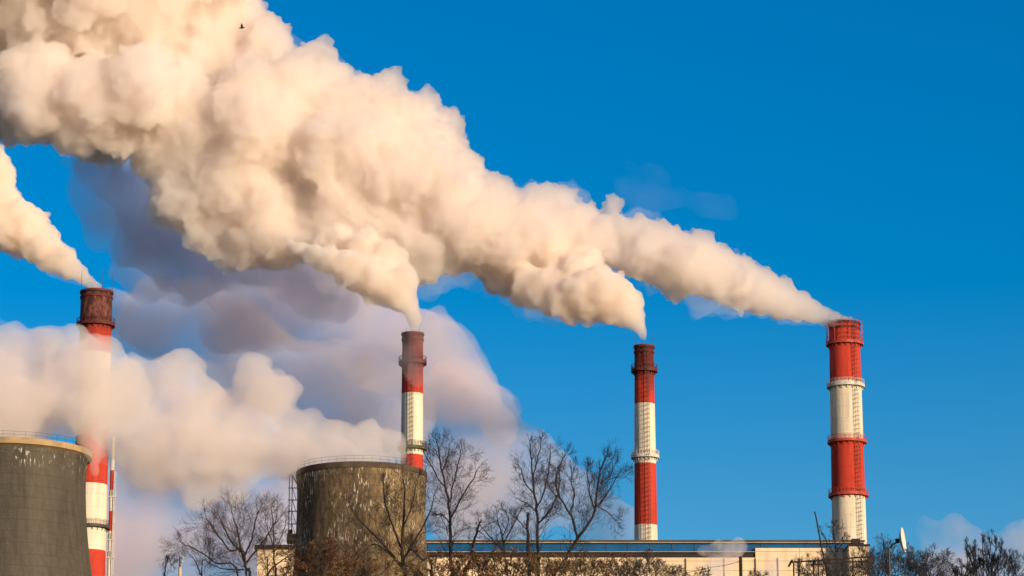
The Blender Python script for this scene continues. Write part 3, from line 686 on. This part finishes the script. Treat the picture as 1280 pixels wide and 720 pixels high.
LV = (.10, .030)
bush('reddish brown leafy shrub low in front of the right cooling tower, left half', 400, 676, 60, 95, 51, redtwig, 8, LV, 22)
bush('brown shrub at the foot of the right cooling tower, under its ladder', 362, 700, 36, 97, 52, redtwig, 5, LV, 16)
bush('dense rusty shrub between the fanned tree and the left half of the tower', 448, 690, 50, 93, 53, bushtwig, 7, LV, 20)
bush('brown thicket with clinging dead leaves right beneath the fanned bare tree', 540, 690, 60, 96, 54, bushtwig, 8, LV, 18)
bush('leafy brown thicket below the broken-topped trunk', 590, 684, 50, 94, 55, redtwig, 8, LV, 18)
bush('leafy olive thicket below the low twiggy tree', 634, 688, 56, 98, 56, bushtwig, 8, LV, 18)
bush('tangled thicket at the foot of the tall upright tree', 680, 690, 50, 95, 57, bushtwig, 8, (.08, .028), 18)
bush('yellowish thicket at the foot of the leaning tree', 728, 688, 56, 97, 58, bushtwig, 8, (.06, .028), 20)
bush('dark twiggy shrub below the base of the slender chimney', 775, 690, 46, 95, 59, redtwig, 7, (.06, .028), 18)
bush('grey brown shrub with rounded top right of the slender chimney base', 812, 690, 50, 92, 60, greym, 8, (.03, .025), 20)
bush('small tan shrub against the cream wall left of the little spruce', 858, 706, 36, 96, 61, bushtwig, 5, (.05, .025), 14)
bush('thin bare shoots by the wooden post', 944, 700, 22, 96, 62, redtwig, 3, None, 12, dens=.6)
bush('grey bare shrub in front of the hall end under the right chimney', 1046, 684, 60, 100, 63, greym, 8, None, 20)
bush('upright bare shrub growing through the pipe rack', 1022, 690, 30, 104, 64, twigm, 4, None, 18, dens=.8)
limb_tree('slim bare tree in front of the foot of the rightmost chimney', 110, [([(1047,745),(1046,700),(1043,672),(1042,660)], 1.5, .6, 16), ([(1046,700),(1036,680),(1028,665)], 1, .5, 16), ([(1045,690),(1054,676)], .8, .4, 14)], 65, dens=.8)
bush('tall dense grey shrub immediately right of the hall end', 1095, 672, 40, 104, 66, greym, 9, None, 22)
bush('dense grey thicket beneath the white dish', 1130, 684, 50, 102, 67, greym, 9, None, 20)
bush('round-headed grey shrub right of the white dish', 1160, 680, 40, 100, 68, greym, 8, None, 20)
bush('low drooping shrub before the mauve steam puff', 1192, 698, 40, 98, 69, greym, 6, None, 16)
bush('spiky dark shrub with the tallest pointed shoots near the right frame edge', 1232, 668, 34, 96, 70, twigm, 9, None, 18, upr=1.6)
bush('thin leaning shoots left of the spiky dark shrub', 1206, 686, 20, 97, 71, twigm, 4, None, 14, upr=1.2)
bush('dark shrub cut by the right frame edge', 1266, 680, 36, 95, 72, twigm, 7, None, 18, upr=1.1)

# small spruce before the cream wall
D = 100; tp = PX(885, 707, D); t = thing('small_spruce', 'small dark green spruce top before the cream hall wall', 'spruce', (tp.x, D, ground_z(tp.x, D)))
H = tp.z - t.location.z; b = MB(); b.tube([(0, 0, 0), (0, 0, H * .6), (0, 0, H)], [.12, .06, .01], 6); b.build('trunk', barkm, t)
b = MB(); rnd = random.Random(5); z = 1.0
while z < H - .05:
    rr = max(.03, (H - z) * .30) if H - z < 3 else .9 + (H - z) * .05
    n = 9
    for k in range(n):
        a = rnd.uniform(0, 6.283); L = rr * rnd.uniform(.7, 1.1); dx, dy = math.cos(a), math.sin(a)
        p0 = Vector((0, 0, z)); p1 = Vector((dx * L, dy * L, z - L * .25 + .1 * L))
        for q in range(max(4, int(L / .05))):
            w = p0.lerp(p1, rnd.uniform(.15, 1)); s1 = .05 + .03 * rnd.random(); u1 = Vector((rnd.gauss(0, 1), rnd.gauss(0, 1), rnd.gauss(0, .5))).normalized(); v1 = u1.orthogonal().normalized()
            b.add([w, w + u1 * s1 + v1 * .012, w + u1 * s1 * 1.6, w + u1 * s1 - v1 * .012], [(0, 1, 2, 3)])
    z += .13 if H - z < 3 else .35
b.build('crown', simple('spruce_needles', (.022, .040, .016), .8, .4, 3), t)

# ------------------------------------------------------------------ poles, rack, dish, mast, bird
def P0(x, y, D, o): return PX(x, y, D) - Vector(o)
woodm = simple('dark_creosoted_wood', (.030, .018, .013), .85, .35, 1.5)
D = 90; p = PX(926, 715, D); t = thing('wooden_post', 'stout dark wooden post with a wire before the cream wall', 'post', (p.x, D, ground_z(p.x, D)))
zt_ = PX(926, 697, D).z - t.location.z; s = MP(700, D)
b = MB(); b.tube([(0, 0, 0), (0, 0, zt_)], [2.4 * s, 2.1 * s], 14); b.build('shaft', woodm, t)
b = MB(); b.tube([(0, 0, zt_), (0, 0, zt_ + .03)], [2.4 * s, 2.2 * s], 14); b.build('cap', M['steel'], t)
b = MB(); e = P0(889, 709, D + 4, t.location); e2 = P0(700, 752, D + 12, t.location); st = Vector((0, 0, zt_ - .1))
pts = [st.lerp(e, k / 6) - Vector((0, 0, .03 * math.sin(math.pi * k / 6))) for k in range(7)] + [e2]
b.tube(pts, .008, 4); b.build('wire', M['steel'], t)

D = 105; p = PX(1036, 715, D); t = thing('leaning_pole', 'tall thin dark pole leaning left beside the hall end', 'pole', (p.x, D, ground_z(p.x, D)))
b = MB(); s = MP(680, D); b.tube([(P0(1040, 745, D, t.location)), P0(1028, 690, D, t.location), P0(1019, 641, D, t.location)], [1.3 * s, 1.1 * s, .8 * s], 8)
vb = Vector((P0(1042, 760, D, t.location))); b.tube([(vb.x, vb.y, 0), P0(1040, 745, D, t.location)], [1.3 * s, 1.3 * s], 8)
b.build('shaft', woodm, t)
b = MB(); b.tube([P0(1019, 642, D, t.location), P0(1018.6, 639.5, D, t.location)], [1.3 * s, 1.2 * s], 8); b.build('end_cap', M['steel'], t)

D = 98; p = PX(1040, 715, D); t = thing('pipe_rack', 'dark steel pipe rack with posts and two level pipes below the rightmost chimney', 'pipe rack', (p.x, D, ground_z(p.x, D)))
s = MP(700, D); rustm = simple('rusted_steel', (.028, .017, .013), .7, .35, 1.5)
for (xa, ya, xb, yb, rr) in ((987, 703, 1086, 696, 1.0), (1012, 706, 1086, 701, .8)):
    b = MB(); b.tube([P0(xa, ya, D, t.location), P0(xb, yb, D, t.location)], rr * s, 8); b.build('pipe', rustm, t)
for xx, yy, rr in ((992, 704, 1.0), (997.5, 703, .8), (1017, 705, 1.0), (1044, 702, .9), (1066, 699, .9)):
    q = P0(xx, yy, D, t.location); b = MB(); b.tube([(q.x, q.y, 0), (q.x, q.y, q.z)], rr * s, 6); b.build('post', rustm, t)
b = MB(); q = P0(1017, 704, D, t.location); b.tube([(q.x, q.y - .6, q.z), (q.x, q.y + .6, q.z)], 1.3 * s, 6); b.build('crossbeam', rustm, t); b = MB(); q = P0(988, 704, D, t.location); b.tube([(q.x, q.y - .6, q.z), (q.x, q.y + .6, q.z)], 1.3 * s, 6); b.build('crossbeam', rustm, t)

# white dish seen nearly edge-on
D = 100; p = PX(1113, 715, D); t = thing('dish_antenna', 'pale dish antenna on a dark post seen nearly edge-on among the shrubs', 'dish antenna', (p.x, D, ground_z(p.x, D)))
s = MP(680, D); q = P0(1111, 684, D, t.location)
b = MB(); b.tube([(q.x, q.y, 0), (q.x, q.y, q.z)], 1.5 * s, 8); b.build('post', M['steel'], t)
b = MB(); c = P0(1125.5, 675.5, D, t.location); prof = []
for k in range(9): r = 15.5 * s * k / 8; prof.append((r, .30 * r * r / (16 * s)))
prof += [(r_ + .0, z_ - .03) for r_, z_ in reversed(prof)]
b.lathe(prof, 40)
dsh = b.build('reflector', simple('pale_dish_enamel', (.70, .60, .48), .5, .15), t, True); dsh.location = c
dsh.rotation_euler = Vector((.955, -.27, .10)).to_track_quat('Z', 'Y').to_euler()
b = MB(); b.tube([(q.x, q.y, q.z - .1), (q.x + 4 * s, q.y, q.z + 3 * s), (c.x - 1.5 * s, c.y, c.z - 1 * s)], 1.0 * s, 6); b.box(c.x - 6 * s, c.x - 1.5 * s, c.y - 3 * s, c.y + 3 * s, c.z - 3 * s, c.z + 2 * s); b.build('mount', M['steel'], t)
h = P0(1140, 685, D, t.location)
b = MB(); b.tube([c + Vector((0, 0, -14 * s)), h], .3 * s, 5); b.build('feed_arm', M['steel'], t)
b = MB(); b.box(h.x - 2.6 * s, h.x + 2.2 * s, h.y - 2 * s, h.y + 2 * s, h.z - 1.6 * s, h.z + 1.6 * s); b.tube([h, h + Vector((-3 * s, 0, 2.2 * s))], [1.6 * s, 1 * s], 8); b.build('feed_horn', M['steel'], t)

# lamp mast at the bottom left
D = 115; p = PX(225, 715, D); t = thing('lamp_mast', 'short pale mast with dark bracket and small lamps between bare shrubs', 'lamp mast', (p.x, D, ground_z(p.x, D)))
s = MP(700, D); q = P0(225, 709, D, t.location)
b = MB(); b.tube([(q.x, 0, 0), (q.x, 0, q.z)], 2.0 * s, 12); b.build('mast', simple('pale_mast_concrete', (.50, .38, .24), .8), t)
u_ = P0(224.5, 695.5, D, t.location); b = MB(); b.tube([(q.x, 0, q.z), (u_.x, 0, u_.z)], [1.1 * s, .9 * s], 8); b.tube([(u_.x, 0, u_.z - 2.5 * s), (u_.x + 4 * s, 0, u_.z - 2.5 * s)], .5 * s, 6); b.tube([(u_.x, 0, u_.z - 8 * s), (u_.x + 3 * s, 0, u_.z - 8 * s)], .4 * s, 6); b.build('bracket', M['steel'], t)
for dx, dz in ((4, -2), (3, -6.5)):
    b = MB(); b.tube([(u_.x + dx * s, 0, u_.z + (dz - 1.5) * s), (u_.x + (dx + .2) * s, 0, u_.z + (dz + 1.5) * s)], [.8 * s, 1.5 * s], 8); b.build('lamp', simple('pale_lamp_housing', (.45, .38, .30), .5), t)

# bird in flight
D = 180; c = PX(302, 35, D); s = MP(35, D)
t = thing('bird', 'tiny dark bird flying in front of the main plume near the top left', 'bird', c)
birdm = simple('dark_feathers', (.03, .02, .018), .8, .3, 20)
b = MB(); pts = [(-.34, 0, 0), (-.22, 0, .0), (-.05, 0, .0), (.12, 0, .01), (.22, 0, .03), (.30, 0, .05), (.36, 0, .035)]
pts = [(x_ * .55, y_, z_) for x_, y_, z_ in pts]
b.tube(pts, [.015, .03, .045, .045, .028, .030, .006], 10)
b.add([(-.17, -.05, .005), (-.17, .05, .005), (-.08, .02, .01), (-.08, -.02, .01), (-.17, 0, -.01)], [(0, 1, 2, 3), (0, 4, 1)])
b.build('body', birdm, t, True)
b = MB()
for sg in (-1, 1):
    root0, root1 = Vector((.07, sg * .02, .03)), Vector((-.06, sg * .02, .03))
    mid0, mid1 = Vector((.08, sg * .07, .13)), Vector((-.05, sg * .08, .12)); tip = Vector((-.02, sg * .10, .26)); tip2 = Vector((.03, sg * .10, .24))
    th = Vector((0, sg * .008, 0))
    P_ = [root0, root1, mid1, tip, tip2, mid0]; n = len(P_)
    b.add([q - th for q in P_] + [q + th for q in P_], [tuple(range(n)), tuple(range(2 * n - 1, n - 1, -1))] + [(i, i + n, (i + 1) % n + n, (i + 1) % n) for i in range(n)])
b.build('wings', birdm, t)
